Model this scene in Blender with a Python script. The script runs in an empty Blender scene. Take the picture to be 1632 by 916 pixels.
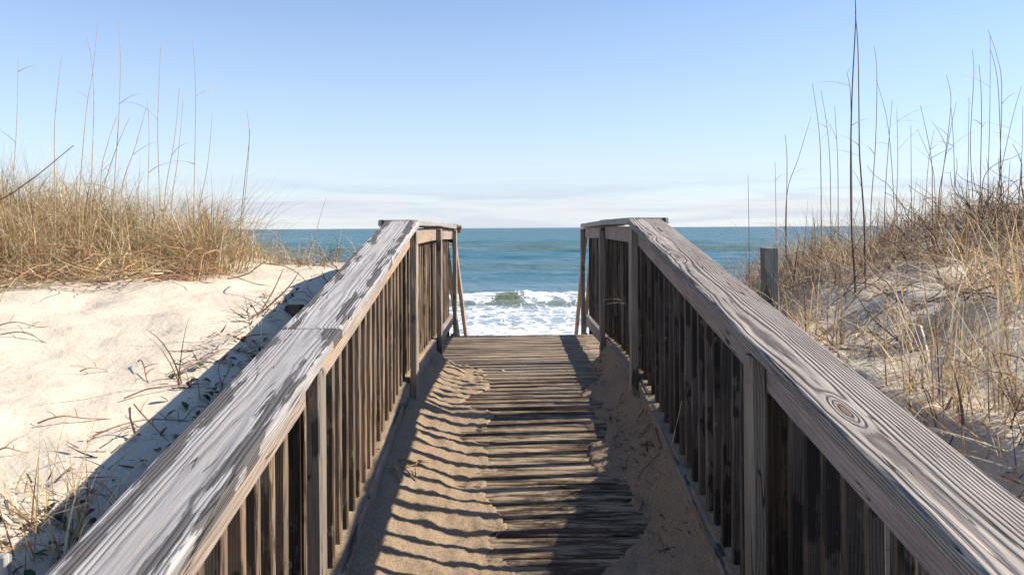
import bpy, math, random
import numpy as np
from mathutils import Vector, Matrix
random.seed(7); rng = np.random.default_rng(11)
S = bpy.context.scene
C = S.collection
rad = math.radians

# ------------------------------------------------------------------ camera, sky, sun, exposure
FPX, HX, HY = 1269.0, 816.0, 363.0          # focal length and horizon of the photograph, in its pixels
cam = bpy.data.cameras.new('camera'); co = bpy.data.objects.new('camera', cam); C.objects.link(co)
cam.sensor_width = 36; cam.lens = 36 * FPX / 1632; cam.shift_y = -(458 - HY) / 1632
cam.clip_start = 0.02; cam.clip_end = 60000
cam.dof.use_dof = True; cam.dof.focus_distance = 3.6; cam.dof.aperture_fstop = 14
co.matrix_world = Matrix.Rotation(rad(90), 4, 'X') @ Matrix.Rotation(-0.0056, 4, 'Z')
S.camera = co
SUN_EL, SUN_AZ = rad(35.5), rad(4)           # azimuth from +X towards +Y
sdir = Vector((math.cos(SUN_EL) * math.cos(SUN_AZ), math.cos(SUN_EL) * math.sin(SUN_AZ), math.sin(SUN_EL)))
sl = bpy.data.lights.new('sun', 'SUN'); sl.energy = 5.0; sl.angle = rad(0.53); sl.color = (1, 0.925, 0.81)
so = bpy.data.objects.new('sun', sl); C.objects.link(so)
so.rotation_euler = sdir.to_track_quat('Z', 'Y').to_euler(); so.location = (30, 2, 22)
S.view_settings.view_transform = 'Standard'; S.view_settings.look = 'None'
S.view_settings.exposure = 0.68; S.view_settings.gamma = 1
S.cycles.max_bounces = 6; S.cycles.diffuse_bounces = 1; S.cycles.transparent_max_bounces = 8

# ------------------------------------------------------------------ node helpers
class NT:
    def __init__(s, tree): s.t = tree
    def n(s, typ, ins=None, **props):
        nd = s.t.nodes.new(typ)
        for k, v in props.items(): setattr(nd, k, v)
        for k, v in (ins or {}).items():
            if isinstance(v, bpy.types.NodeSocket): s.t.links.new(v, nd.inputs[k])
            else: nd.inputs[k].default_value = v
        return nd
    def m(s, op, a, b=0.0, c=0.0, clamp=False):
        return s.n('ShaderNodeMath', {0: a, 1: b, 2: c}, operation=op, use_clamp=clamp).outputs[0]
    def v(s, op, a, b=(0, 0, 0)):
        return s.n('ShaderNodeVectorMath', {0: a, 1: b}, operation=op).outputs[0]
    def noise(s, vec, scale=1.0, detail=2.0, rough=0.5, dist=0.0, col=False):
        nd = s.n('ShaderNodeTexNoise', {'Vector': vec, 'Scale': scale, 'Detail': detail, 'Roughness': rough, 'Distortion': dist})
        return nd.outputs[1 if col else 0]
    def ramp(s, x, a, b, lo=0.0, hi=1.0, smooth=True):
        return s.n('ShaderNodeMapRange', {0: x, 1: a, 2: b, 3: lo, 4: hi},
                   interpolation_type='SMOOTHSTEP' if smooth else 'LINEAR').outputs[0]
    def mix(s, f, a, b, blend='MIX'):
        nd = s.n('ShaderNodeMix', data_type='RGBA', blend_type=blend)
        for i, v in ((0, f), (6, a), (7, b)):
            if isinstance(v, bpy.types.NodeSocket): s.t.links.new(v, nd.inputs[i])
            elif i == 0: nd.inputs[i].default_value = v
            else: nd.inputs[i].default_value = (*v, 1) if len(v) == 3 else v
        return nd.outputs[2]
    def xyz(s, x=0.0, y=0.0, z=0.0): return s.n('ShaderNodeCombineXYZ', {0: x, 1: y, 2: z}).outputs[0]
    def sep(s, v): return s.n('ShaderNodeSeparateXYZ', {0: v}).outputs

def new_mat(name):
    m = bpy.data.materials.new(name); m.use_nodes = True
    t = NT(m.node_tree); m.node_tree.nodes.clear()
    out = t.n('ShaderNodeOutputMaterial')
    return m, t, out

# ------------------------------------------------------------------ world: Nishita sky with a low bank of cloud
W = bpy.data.worlds.new('World'); S.world = W; W.use_nodes = True
w = NT(W.node_tree); W.node_tree.nodes.clear()
wout = w.n('ShaderNodeOutputWorld')
sky = w.n('ShaderNodeTexSky', sky_type='NISHITA', sun_disc=False)
sky.sun_elevation = SUN_EL; sky.sun_rotation = rad(90) - SUN_AZ
sky.air_density = 1.0; sky.dust_density = 0.0; sky.ozone_density = 2.5; sky.altitude = 0
wd = w.n('ShaderNodeTexCoord').outputs['Generated']
wx, wy, wz = w.sep(wd)
az = w.m('ARCTAN2', wx, wy)
el = w.m('ARCSINE', wz)
cn = w.noise(w.xyz(w.m('MULTIPLY', az, 5.0), w.m('MULTIPLY', el, 34.0), 3.1), 2.4, 7, 0.6, 0.4)
cn0 = w.noise(w.xyz(w.m('MULTIPLY', az, 1.3), 4.4, 1.7), 2.0, 2, 0.5)
top = w.m('MULTIPLY_ADD', cn0, 0.050, 0.014)                       # uneven tops, flat bases
band = w.m('MULTIPLY', w.ramp(el, 0.012, 0.024), w.ramp(w.m('SUBTRACT', top, el), -0.006, 0.010))
cm = w.m('MULTIPLY', band, w.ramp(cn, 0.42, 0.62))
cn2 = w.noise(w.xyz(w.m('MULTIPLY', az, 1.6), w.m('MULTIPLY', el, 30.0), 8.3), 2.0, 6, 0.58, 0.6)
cm2 = w.m('MULTIPLY', w.ramp(el, 0.078, 0.035), w.ramp(cn2, 0.38, 0.62))
skc = w.mix(1.0, sky.outputs[0], (0.965, 1.015, 1.13), 'MULTIPLY')
skc = w.mix(w.m('MULTIPLY', w.m('POWER', w.ramp(el, .42, -.02, 0, 1, False), 1.5), .80), skc, (4.2, 4.65, 5.35))
c1 = w.mix(w.m('MULTIPLY', cm2, 0.60), skc, (3.55, 3.95, 4.95))
c2 = w.mix(w.m('MULTIPLY', cm, 0.60), c1, (5.1, 4.9, 5.15))
bg = w.n('ShaderNodeBackground', {'Color': c2, 'Strength': 0.107})
W.node_tree.links.new(bg.outputs[0], wout.inputs[0])

# ------------------------------------------------------------------ numpy noise
def _hash(i, j, seed):
    h = (i.astype(np.int64) * 374761393 + j.astype(np.int64) * 668265263 + seed * 982451653) & 0xffffffff
    h = ((h ^ (h >> 13)) * 1274126177) & 0xffffffff
    return ((h ^ (h >> 16)) & 0xffff) / 65535.0
def vnoise(x, y, seed=0):
    x = np.asarray(x, float); y = np.asarray(y, float)
    i = np.floor(x); j = np.floor(y); fx = x - i; fy = y - j
    fx = fx * fx * fx * (fx * (fx * 6 - 15) + 10); fy = fy * fy * fy * (fy * (fy * 6 - 15) + 10)
    a = _hash(i, j, seed); b = _hash(i + 1, j, seed); c = _hash(i, j + 1, seed); d = _hash(i + 1, j + 1, seed)
    return (a + (b - a) * fx) * (1 - fy) + (c + (d - c) * fx) * fy - 0.5
def fbm(x, y, sc, octv=3, seed=0, gain=0.5):
    x = np.asarray(x, float); y = np.asarray(y, float)
    t = 0; a = 1.0
    for k in range(octv):
        ca, sa = math.cos(k * 1.1 + .4), math.sin(k * 1.1 + .4)
        t = t + a * vnoise((x * ca - y * sa) * sc + 17.3 * k, (x * sa + y * ca) * sc - 9.1 * k, seed + k); a *= gain; sc *= 2.03
    return t
def sm(x, a, b):
    t = np.clip((np.asarray(x, float) - a) / (b - a), 0, 1); return t * t * (3 - 2 * t)

# ------------------------------------------------------------------ layout: eye at the origin, z = 0 is eye level
CX = 0.065                                   # walkway centre line
YP1, YP2, YP3, YP0, YPM = 4.50, 6.06, 7.70, 2.25, -0.05
YEND = 7.72
SEA = -5.8
def deckz(Y): return -1.03 - 0.165 * np.maximum(0, 4.6 - np.asarray(Y, float))
def at(px, py, Y): return Vector(((px - HX) / FPX * Y, Y, -(py - HY) / FPX * Y))

FRONT_Y = [6.3, 7.3, 8.5, 10, 11.5, 16, 25, 36, 60]
FRONT_Z = [0, -.45, -1.6, -2.72, -3.45, -4.05, -4.9, -5.75, -7.5]
def terrain(X, Y):
    X = np.asarray(X, float); Y = np.asarray(Y, float)
    c = X - CX; ac = np.abs(c); dk = deckz(Y); left = c < 0
    front = np.interp(Y, FRONT_Y, FRONT_Z)
    # open side with bare sand
    hl = np.interp(Y, [-8, -3, 0, 1.0, 1.8, 2.7, 3.66, 4.5, 5.5, 6.3, 60], [-1.35, -1.15, -.95, -.84, -.715, -.56, -.395, -.35, -.31, -.28, -.28])
    hl = hl + .075 * fbm(X, Y, 1.5, 2, 3) + .034 * fbm(X, Y, 4.2, 2, 5) + .006 * fbm(X, Y, 16, 2, 6) + .05 * fbm(X, Y, .5, 2, 8)
    hl = hl + .24 * sm(-X, 2.0, 3.6) * sm(Y, 4.3, 6.2) + .05 * np.exp(-((X + 2.35) / .35) ** 2 - ((Y - 6.3) / .5) ** 2)
    hl = hl + .25 * sm(-X, 6, 20) * fbm(X, Y, .12, 2, 30)
    # side with the stake
    near = np.interp(Y, [-8, -3, 0, 2.2, 3.2, 3.75, 4.5, 6.0, 6.5, 7.5, 60], [-1.1, -.9, -.62, -.50, -.49, -.58, -.63, -.68, -1.1, -1.4, -1.4])
    rise = np.interp(Y, [-3, 2.2, 4.5, 7.0, 60], [.30, .25, .31, .52, .52])
    dx = np.maximum(X - 1.2, -.2)
    dx = dx - .80 * np.sin(4.83 * (dx + .12 * fbm(X, Y, .8, 2, 17))) / 4.83        # low terraces of blown sand
    cap = np.interp(Y, [2, 4.5, 7, 60], [.1, .75, .98, .98])
    rr = cap * np.tanh(rise * dx / np.maximum(cap, .05))
    hr = near + np.where(Y > 6.0, rr + sm(Y, 6, 7.5) * .45 * sm(dx, .2, 1.2), rr)
    hr = hr + .08 * fbm(X, Y, 1.4, 3, 13) + .04 * fbm(X, Y, 4.5, 3, 15)
    ho = np.where(left, hl, hr) + front * np.where(left, 1.0, np.where(Y < 8.5, .8 * sm(Y, 6.6, 8.5), 1.0))
    # sand under, on and against the walkway
    nz = .035 * fbm(X, Y, 4.2, 3, 21) + .010 * fbm(X, Y, 17, 2, 23)
    bl = np.interp(Y, [2.5, 3.3, 3.8, 4.6, 5.2, 5.8, 6.1], [.10, .12, .20, .24, .16, .36, .60])
    br = np.interp(Y, [2.5, 3.1, 3.5, 3.9, 4.6, 5.5, 6.3, 6.6], [.22, .26, .36, .40, .42, .42, .50, .60])
    b = np.where(left, bl, br) + .25 * fbm(X * .4, Y, 3.0, 2, 25)
    b = np.minimum(b, .57)
    A = np.where(left, .115, .135)
    u = (ac - b) / (.63 - b)
    drift = np.where(u > 0, A * np.clip(u, 0, 1) ** 1.9 + .002, -.022 - .10 * sm(b - ac, 0, .12)) + nz * np.where(u > 0, .75, .4) + .011 * fbm(X, Y, 38, 2, 27) + .012 * fbm(X, Y, 15, 2, 28) * (u > .2)
    drift = drift * (1 - sm(Y, 6.0, 6.3)) - .30 * sm(Y, 6.0, 6.3)
    rail = dk + (.198 + .6 * nz) * (1 - sm(Y, 6.0, 6.3)) - .28 * sm(Y, 6.0, 6.3)
    inner = np.where(ac < .655, dk + drift, rail)
    inner = np.where(Y > 7.4, np.minimum(inner, -1.33 + np.interp(Y, [7.4, 8.2, 9.5, 11.5, 16, 25, 36, 60], [0, -.6, -1.5, -2.35, -2.8, -3.6, -4.42, -6.1])), inner)
    wgt = sm(ac, .70, np.where(left, 1.22, 1.18)); wgt = np.where(Y > 6.2, sm(ac, .85, 1.5), wgt)
    h = inner * (1 - wgt) + ho * wgt
    return np.where((Y > 15), h + .05 * fbm(X, Y, .3, 2, 41), h)
def H(x, y): return float(terrain(np.array([x]), np.array([y]))[0])

# ------------------------------------------------------------------ object helpers
def link(o, parent=None):
    C.objects.link(o)
    if parent is not None: o.parent = parent
    return o
def tag(o, label=None, cat=None, group=None, kind=None):
    if label: o['label'] = label
    if cat: o['category'] = cat
    if group: o['group'] = group
    if kind: o['kind'] = kind
    return o
def mesh_np(name, verts, quads, mat, smooth=True, cols=None):
    me = bpy.data.meshes.new(name)
    verts = np.asarray(verts, np.float32); quads = np.asarray(quads, np.int32)
    k = quads.shape[1]
    me.vertices.add(len(verts)); me.vertices.foreach_set('co', verts.ravel())
    me.loops.add(quads.size); me.loops.foreach_set('vertex_index', quads.ravel())
    me.polygons.add(len(quads)); me.polygons.foreach_set('loop_start', np.arange(0, quads.size, k, dtype=np.int32))
    me.polygons.foreach_set('loop_total', np.full(len(quads), k, np.int32))
    if smooth: me.polygons.foreach_set('use_smooth', np.ones(len(quads), bool))
    if cols is not None:
        a = me.attributes.new('tint', 'FLOAT_COLOR', 'POINT')
        a.data.foreach_set('color', np.concatenate([np.asarray(cols, np.float32), np.ones((len(verts), 1), np.float32)], 1).ravel())
    me.update(calc_edges=True); me.validate(); me.materials.append(mat)
    return me
def grid_mesh(name, X, Y, Z, mat, cols=None):
    r, c = X.shape
    v = np.stack([X, Y, Z], -1).reshape(-1, 3)
    i = np.arange(r * c).reshape(r, c)
    q = np.stack([i[:-1, :-1], i[:-1, 1:], i[1:, 1:], i[1:, :-1]], -1).reshape(-1, 4)
    return mesh_np(name, v, q, mat, True, cols)

# ------------------------------------------------------------------ materials
def wood(name, light, dark, ring=170.0, ringk=.7, stain=0.0, stain_col=(.045, .038, .033), stain_edge=0.0, bump=.5, wobk=.07, wobx=1.1, sx=2.6, sy=20.0, yoff=0.0, kinf=.03, check=.0,
         knots=.5, sand=0.0, lichen=0.0, zoff=.05, tone=.35, rough=.8, fresh=0.0, groove=1.0, ends=None):
    m, t, out = new_mat(name)
    P0 = t.n('ShaderNodeTexCoord').outputs['Object']
    rnd = t.n('ShaderNodeObjectInfo').outputs['Random']
    P = t.v('ADD', P0, t.xyz(t.m('MULTIPLY', rnd, 61.0), 0.0, 0.0))
    ro = t.m('MULTIPLY', t.m('SUBTRACT', t.m('FRACT', t.m('MULTIPLY', rnd, 13.7)), .5), .09)
    wob = t.v('SUBTRACT', t.noise(t.v('MULTIPLY', P, (wobx, 4, 4)), 1.0, 2, .5, col=True), (.5, .5, .5))
    kv = t.n('ShaderNodeTexVoronoi', {'Vector': t.v('MULTIPLY', P, (1.7, 8, 0)), 'Scale': 1.0, 'Randomness': .7}, voronoi_dimensions='2D')
    kg = t.m('LESS_THAN', t.sep(kv.outputs['Color'])[0], knots)
    kd = kv.outputs['Distance']
    kin = t.m('MULTIPLY', kg, t.m('POWER', t.ramp(kd, .0, .34, 1, 0), 2.0))
    x, y, z = t.sep(P0); wx_, wy_, wz_ = t.sep(wob)
    yy = t.m('ADD', t.m('ADD', y, t.m('ADD', t.m('MULTIPLY', ro, .3 if yoff else 1.0), yoff)), t.m('MULTIPLY', wy_, wobk))
    zz = t.m('ADD', t.m('ADD', z, zoff), t.m('MULTIPLY', wz_, wobk))
    r = t.m('SQRT', t.m('ADD', t.m('MULTIPLY', yy, yy), t.m('MULTIPLY', zz, zz)))
    r = t.m('ADD', r, t.m('MULTIPLY', kin, kinf))
    fine = t.noise(t.v('MULTIPLY', P, (9, 70, 70)), 1.0, 2, .5)
    s_ = t.m('SINE', t.m('ADD', t.m('MULTIPLY', r, ring * 6.2832), t.m('ADD', t.m('MULTIPLY', fine, 2.2), t.m('MULTIPLY', t.noise(t.v('MULTIPLY', P, (1.6, 22, 22)), 1.0, 2, .5), 7.0))))
    late = t.m('POWER', t.m('MULTIPLY_ADD', s_, .5, .5), 2.2)
    fib = t.noise(t.v('MULTIPLY', P, (5, 260, 260)), 1.0, 3, .65)
    big = t.noise(t.v('MULTIPLY', P, (2.2, 9, 9)), 1.0, 4, .6)
    var = t.noise(t.v('MULTIPLY', P, (.7, 2, 2)), 1.0, 1, .5)
    ringamt = t.m('MULTIPLY', late, t.m('MULTIPLY', t.ramp(var, .3, .7, .55, 1.0), ringk))
    col = t.mix(ringamt, light, dark)
    col = t.mix(1.0, col, t.n('ShaderNodeCombineColor', {0: t.ramp(fib, .25, .75, .70, 1.18), 1: t.ramp(fib, .25, .75, .70, 1.18), 2: t.ramp(fib, .25, .75, .70, 1.18)}).outputs[0], 'MULTIPLY')
    bt = t.ramp(big, .25, .75, 1 - tone, 1 + tone * .6)
    ob = t.ramp(t.m('FRACT', t.m('MULTIPLY', rnd, 7.31)), 0, 1, 1 - tone * .7, 1 + tone * .7)
    g = t.m('MULTIPLY', bt, ob)
    col = t.mix(1.0, col, t.n('ShaderNodeCombineColor', {0: g, 1: g, 2: g}).outputs[0], 'MULTIPLY')
    if fresh: col = t.mix(t.m('MULTIPLY', t.ramp(t.noise(t.v('MULTIPLY', P, (1.1, 14, 14)), 1.0, 3, .6), .5, .64), fresh), col, (.50, .29, .14))
    if stain:
        sn = t.noise(t.v('MULTIPLY', P, (sx, sy, 5)), 1.0, 4, .6)
        sn = t.m('ADD', sn, t.m('MULTIPLY', t.m('SUBTRACT', fib, .5), .16))
        if stain_edge:
            e = t.m('ABSOLUTE', y)
            sn = t.m('ADD', sn, t.m('MULTIPLY', t.m('SUBTRACT', t.m('MULTIPLY', t.ramp(e, .02, .062), t.ramp(e, .105, .088)), .35), stain_edge))
        sk = t.ramp(sn, .665 - stain * .2, .695 - stain * .2)
        col = t.mix(t.m('MULTIPLY', sk, .80), col, stain_col)
    kc = t.m('MULTIPLY', kg, t.ramp(kd, .10, .05))
    col = t.mix(t.m('MULTIPLY', kc, .75), col, (.13, .075, .04))
    # drying checks: long thin dark splits
    ck = t.noise(t.v('MULTIPLY', P, (1.5, 42, 42)), 1.0, 1, .4)
    ckm = t.m('MULTIPLY', t.ramp(t.m('ABSOLUTE', t.m('SUBTRACT', ck, .5)), .012, .004), t.ramp(t.noise(t.v('MULTIPLY', P, (2.5, 11, 11)), 1.0, 1), .54 - check, .60 - check))
    col = t.mix(t.m('MULTIPLY', ckm, .9), col, (.02, .016, .013))
    hgt = t.m('SUBTRACT', t.m('MULTIPLY', fib, .30), t.m('MULTIPLY', late, .8 * groove))
    hgt = t.m('SUBTRACT', hgt, t.m('MULTIPLY', ckm, 1.8))
    if lichen:
        ln = t.noise(t.v('MULTIPLY', P, (.4, 1, 1)), 46, 4, .7)
        lk = t.m('MULTIPLY', t.ramp(ln, .56, .62), t.ramp(t.noise(P, 5, 2), .62 - .25 * lichen, .72 - .25 * lichen))
        col = t.mix(t.m('MULTIPLY', lk, .7), col, (.22, .24, .17))
    if sand:
        W0 = t.n('ShaderNodeNewGeometry').outputs['Position']
        dn = t.noise(t.v('MULTIPLY', P, (3.5, 26, 26)), 1.0, 5, .68)
        d2 = t.noise(W0, 420, 2, .6)
        dn = t.m('ADD', dn, t.m('ADD', t.m('MULTIPLY', t.m('SUBTRACT', d2, .5), .28), t.m('MULTIPLY', t.ramp(t.m('ABSOLUTE', x), .1, .6), .10)))
        dn = t.m('ADD', dn, t.m('MULTIPLY', late, .05))
        dk_ = t.ramp(dn, .66 - .22 * sand, .80 - .22 * sand)
        col = t.mix(t.m('MULTIPLY', dk_, .88), col, (.42, .32, .215))
        hgt = t.m('ADD', hgt, t.m('MULTIPLY', dk_, .5))
    bp = t.n('ShaderNodeBump', {'Height': hgt, 'Strength': bump, 'Distance': .004})
    bs = t.n('ShaderNodeBsdfPrincipled', {'Base Color': col, 'Roughness': rough, 'Normal': bp.outputs[0], 'Specular IOR Level': .25})
    t.t.links.new(bs.outputs[0], out.inputs[0])
    return m

M = {}
M['cap_pale'] = wood('cap_pale', (.405, .378, .355), (.245, .226, .21), ring=190, ringk=.62, stain=.15, stain_edge=.26, bump=.6, knots=.3, tone=.12, zoff=.10, fresh=.06, groove=.8, wobk=.014, wobx=.7, sx=3.6, sy=24.0, check=.04)
M['cap_grain'] = wood('cap_grain', (.345, .295, .248), (.062, .050, .042), ring=170, ringk=.92, bump=.85, knots=.28, tone=.30, zoff=.075, groove=1.2, wobk=.040, wobx=.8, yoff=-.050, kinf=.024, check=.05)
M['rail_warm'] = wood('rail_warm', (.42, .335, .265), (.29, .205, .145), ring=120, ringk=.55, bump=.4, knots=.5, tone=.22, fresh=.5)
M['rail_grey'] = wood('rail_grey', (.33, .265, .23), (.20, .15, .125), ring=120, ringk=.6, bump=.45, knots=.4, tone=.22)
M['upright'] = wood('upright', (.33, .275, .215), (.17, .125, .09), ring=130, ringk=.6, stain=.45, bump=.5, knots=.35, tone=.28, lichen=.3)
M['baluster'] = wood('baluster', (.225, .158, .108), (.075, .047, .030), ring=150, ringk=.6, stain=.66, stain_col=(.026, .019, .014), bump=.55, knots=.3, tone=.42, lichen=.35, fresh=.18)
M['baluster_mould_shade'] = wood('baluster_mould_shade', (.150, .112, .085), (.050, .034, .025), ring=150, ringk=.65, stain=.85, stain_col=(.016, .013, .010), bump=.6, knots=.3, tone=.5, lichen=.25)  # mouldy wood; the unlit railing's shade is also put into this darker colour
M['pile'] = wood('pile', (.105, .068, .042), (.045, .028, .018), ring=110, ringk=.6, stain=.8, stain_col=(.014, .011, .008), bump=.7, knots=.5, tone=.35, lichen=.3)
M['plank_dark'] = wood('plank_dark', (.110, .069, .043), (.040, .025, .017), ring=120, ringk=.7, stain=.5, stain_col=(.025, .017, .012), bump=1.0, knots=.35, tone=.3, sand=.44)
M['plank_pale'] = wood('plank_pale', (.27, .20, .14), (.10, .072, .05), ring=120, ringk=.7, stain=.4, bump=1.0, knots=.35, tone=.3, sand=.62)
M['stake'] = wood('stake', (.36, .345, .28), (.19, .18, .145), ring=130, ringk=.6, stain=.4, bump=.7, knots=.3, tone=.3, lichen=.6)
M['mossy'] = wood('mossy', (.32, .28, .19), (.15, .125, .085), ring=130, ringk=.5, bump=.9, knots=.2, tone=.4, lichen=1.2)
M['bleached'] = wood('bleached', (.52, .50, .47), (.34, .32, .30), ring=130, ringk=.6, bump=.7, knots=.2, tone=.2)

def sand_mat():
    m, t, out = new_mat('sand')
    P = t.n('ShaderNodeTexCoord').outputs['Object']
    g1 = t.noise(P, 380, 3, .7); g2 = t.noise(P, 150, 3, .65); g3 = t.noise(P, 3.2, 4, .6); g4 = t.noise(P, 14, 4, .6)
    col = t.mix(t.ramp(g2, .3, .7), (.60, .50, .37), (.72, .61, .465))
    col = t.mix(t.m('MULTIPLY', t.ramp(g1, .60, .68), .55), col, (.20, .165, .13))
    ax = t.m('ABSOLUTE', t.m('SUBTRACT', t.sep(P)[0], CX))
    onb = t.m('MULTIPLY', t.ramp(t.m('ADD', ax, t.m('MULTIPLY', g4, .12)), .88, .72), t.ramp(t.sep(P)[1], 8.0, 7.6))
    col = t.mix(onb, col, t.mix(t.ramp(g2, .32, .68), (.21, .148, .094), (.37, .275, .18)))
    dm = t.m('MULTIPLY', t.ramp(t.m('ADD', t.m('MULTIPLY', g3, .6), t.m('MULTIPLY', g4, .4)), .52, .64), t.ramp(g1, .42, .56))
    col = t.mix(t.m('MULTIPLY', dm, .5), col, (.30, .265, .225))
    h = t.m('ADD', t.m('MULTIPLY', g4, .9), t.m('ADD', t.m('MULTIPLY', t.noise(P, 48, 3, .6), .30), t.m('MULTIPLY', g1, .05)))
    bp = t.n('ShaderNodeBump', {'Height': h, 'Strength': .55, 'Distance': .02})
    bs = t.n('ShaderNodeBsdfPrincipled', {'Base Color': col, 'Roughness': .95, 'Normal': bp.outputs[0], 'Specular IOR Level': .1})
    t.t.links.new(bs.outputs[0], out.inputs[0]); return m
M['sand'] = sand_mat()

def plant_mat(name, transl=.35, rough=.6):
    m, t, out = new_mat(name)
    col = t.n('ShaderNodeAttribute', attribute_name='tint').outputs['Color']
    P = t.n('ShaderNodeTexCoord').outputs['Object']
    n = t.ramp(t.noise(P, 30, 2), .3, .7, .72, 1.2)
    col = t.mix(1.0, col, t.n('ShaderNodeCombineColor', {0: n, 1: n, 2: n}).outputs[0], 'MULTIPLY')
    bs = t.n('ShaderNodeBsdfPrincipled', {'Base Color': col, 'Roughness': rough, 'Specular IOR Level': .3})
    tr = t.n('ShaderNodeBsdfTranslucent', {'Color': col})
    mx = t.n('ShaderNodeMixShader', {0: transl, 1: bs.outputs[0], 2: tr.outputs[0]})
    t.t.links.new(mx.outputs[0], out.inputs[0]); return m
M['grass'] = plant_mat('dry_grass', .30)
M['stem'] = plant_mat('plant_stem', 0.0, .7)
M['leaf'] = plant_mat('leaf', .2)

def sea_mat():
    m, t, out = new_mat('sea_water')
    P = t.n('ShaderNodeTexCoord').outputs['Object']
    x, y, z = t.sep(P)
    foam_d = t.sep(t.n('ShaderNodeAttribute', attribute_name='tint').outputs['Color'])
    iy = t.m('DIVIDE', 60.0, y)                                  # 1 at the breaker, 0 at the horizon
    col = t.mix(t.ramp(iy, .012, .16), (.0, .075, .105), (.010, .115, .150))
    col = t.mix(t.ramp(iy, .16, .55), col, (.062, .155, .20))
    col = t.mix(t.ramp(iy, .6, 1.0), col, (.13, .21, .24))
    pt = t.noise(t.v('MULTIPLY', P, (.02, .05, 1)), 1.0, 3, .6)
    col = t.mix(t.m('MULTIPLY', t.ramp(pt, .45, .65), .30), col, (.05, .105, .12))
    col = t.mix(foam_d[1], col, (.20, .215, .125))              # sandy green wave faces
    f1 = t.noise(t.v('MULTIPLY', P, (.55, .55, .5)), 1.0, 5, .68, 1.2)
    f2 = t.n('ShaderNodeTexVoronoi', {'Vector': t.v('ADD', t.v('MULTIPLY', P, (.8, .42, .5)), t.v('MULTIPLY', t.noise(P, .8, 3, .6, col=True), (1.6, 1.6, 1.6))), 'Scale': 1.0}, feature='DISTANCE_TO_EDGE').outputs['Distance']
    lace = t.m('ADD', t.m('MULTIPLY', f1, .75), t.ramp(f2, .0, .16, .30, 0.0))
    thr = t.m('SUBTRACT', 1.0, foam_d[0])
    fm = t.ramp(t.m('SUBTRACT', lace, thr), -.05, .10)
    caps = t.m('MULTIPLY', t.ramp(t.noise(t.v('MULTIPLY', P, (.16, .10, 1)), 1.0, 5, .6), .755, .79), t.ramp(iy, .10, .2))
    fm = t.m('MAXIMUM', fm, caps)
    col = t.mix(t.m('MULTIPLY', t.ramp(foam_d[0], .3, .6), .65), col, (.40, .46, .48))
    col = t.mix(fm, col, (.76, .77, .78))
    b1 = t.noise(t.v('MULTIPLY', P, (.9, 1.6, 1)), 1.0, 4, .62)
    b2 = t.noise(t.v('MULTIPLY', P, (.14, .30, 1)), 1.0, 4, .6)
    b3 = t.noise(t.v('MULTIPLY', P, (.022, .05, 1)), 1.0, 4, .6)
    hb = t.m('ADD', t.m('MULTIPLY', b1, .30), t.m('ADD', t.m('MULTIPLY', b2, 1.9), t.m('MULTIPLY', b3, 3.0)))
    hb = t.m('ADD', hb, t.m('MULTIPLY', fm, .12))
    bp = t.n('ShaderNodeBump', {'Height': hb, 'Strength': .9, 'Distance': .8})
    rg = t.m('ADD', .22, t.m('MULTIPLY', fm, .6))
    bs = t.n('ShaderNodeBsdfPrincipled', {'Base Color': col, 'Roughness': rg, 'Normal': bp.outputs[0], 'Specular IOR Level': .3, 'IOR': 1.13})
    t.t.links.new(bs.outputs[0], out.inputs[0]); return m
M['sea'] = sea_mat()

# ------------------------------------------------------------------ ground
def axis(parts):
    out = []
    for a, b, s in parts: out.append(np.arange(a, b - 1e-6, s))
    return np.concatenate(out + [[parts[-1][1]]])
gx = np.concatenate([-np.geomspace(4, 160, 60)[::-1], np.arange(-3.96, -.9, .04), np.arange(-.88, 1.02, .016), np.arange(1.05, 5, .04), np.geomspace(5.05, 160, 60)])
gy = np.concatenate([np.arange(-8, 1.0, .12), np.arange(1.0, 8.0, .024), np.arange(8.0, 14, .12), np.geomspace(14.2, 75, 60)])
GX, GY = np.meshgrid(gx, gy)
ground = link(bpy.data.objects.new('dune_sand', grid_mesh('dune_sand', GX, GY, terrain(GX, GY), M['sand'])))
tag(ground, 'pale rippled sand of the dune and beach', 'sand', kind='structure')

# ------------------------------------------------------------------ sea
iv = np.concatenate([np.linspace(1 / 30., 1 / 400., 420), np.geomspace(1 / 405., 1 / 30000., 90)])
sy = 1 / iv
st = np.concatenate([-np.geomspace(.62, 6, 40)[::-1], np.linspace(-.6, .6, 520), np.geomspace(.62, 6, 40)])
ST, SY = np.meshgrid(st, sy); SX = ST * SY
Z = np.zeros_like(SX)
amp = (.25 + .75 * sm(SY, 64, 120)) * sm(SY, 38, 60) * np.clip(1.0 - (SY - 300) / 900., .0, 1)
for k in range(14):
    wl = 4.0 * 1.33 ** k * (1 + .1 * math.sin(k * 5)); th = rad(90 + 26 * math.sin(k * 2.4))
    a = .010 * min(wl, 30) ** .80 * (1 if wl < 40 else .35)
    lim = np.clip(wl * 30 / SY, 0, 1)
    ph = (SX * math.cos(th) + SY * math.sin(th)) * 2 * math.pi / wl + k * 1.7 + 2.2 * vnoise(SX / (wl * 2.2), SY / (wl * 2.2), 60 + k) * 2
    s = np.sin(ph); Z += amp * a * lim * (2 * ((s + 1) / 2) ** 1.6 - 1)
def crest(y0, hgt, wf, wb, seed, sc):
    yc = y0 + 2.4 * wf * fbm(SX, SX * 0, sc, 2, seed)
    hh = hgt * (1.0 + .55 * fbm(SX, SX * 0 + 5, sc * 1.7, 3, seed + 4))
    d = SY - yc
    prof = np.where(d < 0, np.exp(-(d / wf) ** 2), np.exp(-(d / wb) ** 2))
    return hh * prof, d, prof
z1, d1, p1 = crest(62.5, .85, 1.5, 4.5, 70, .06)
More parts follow.
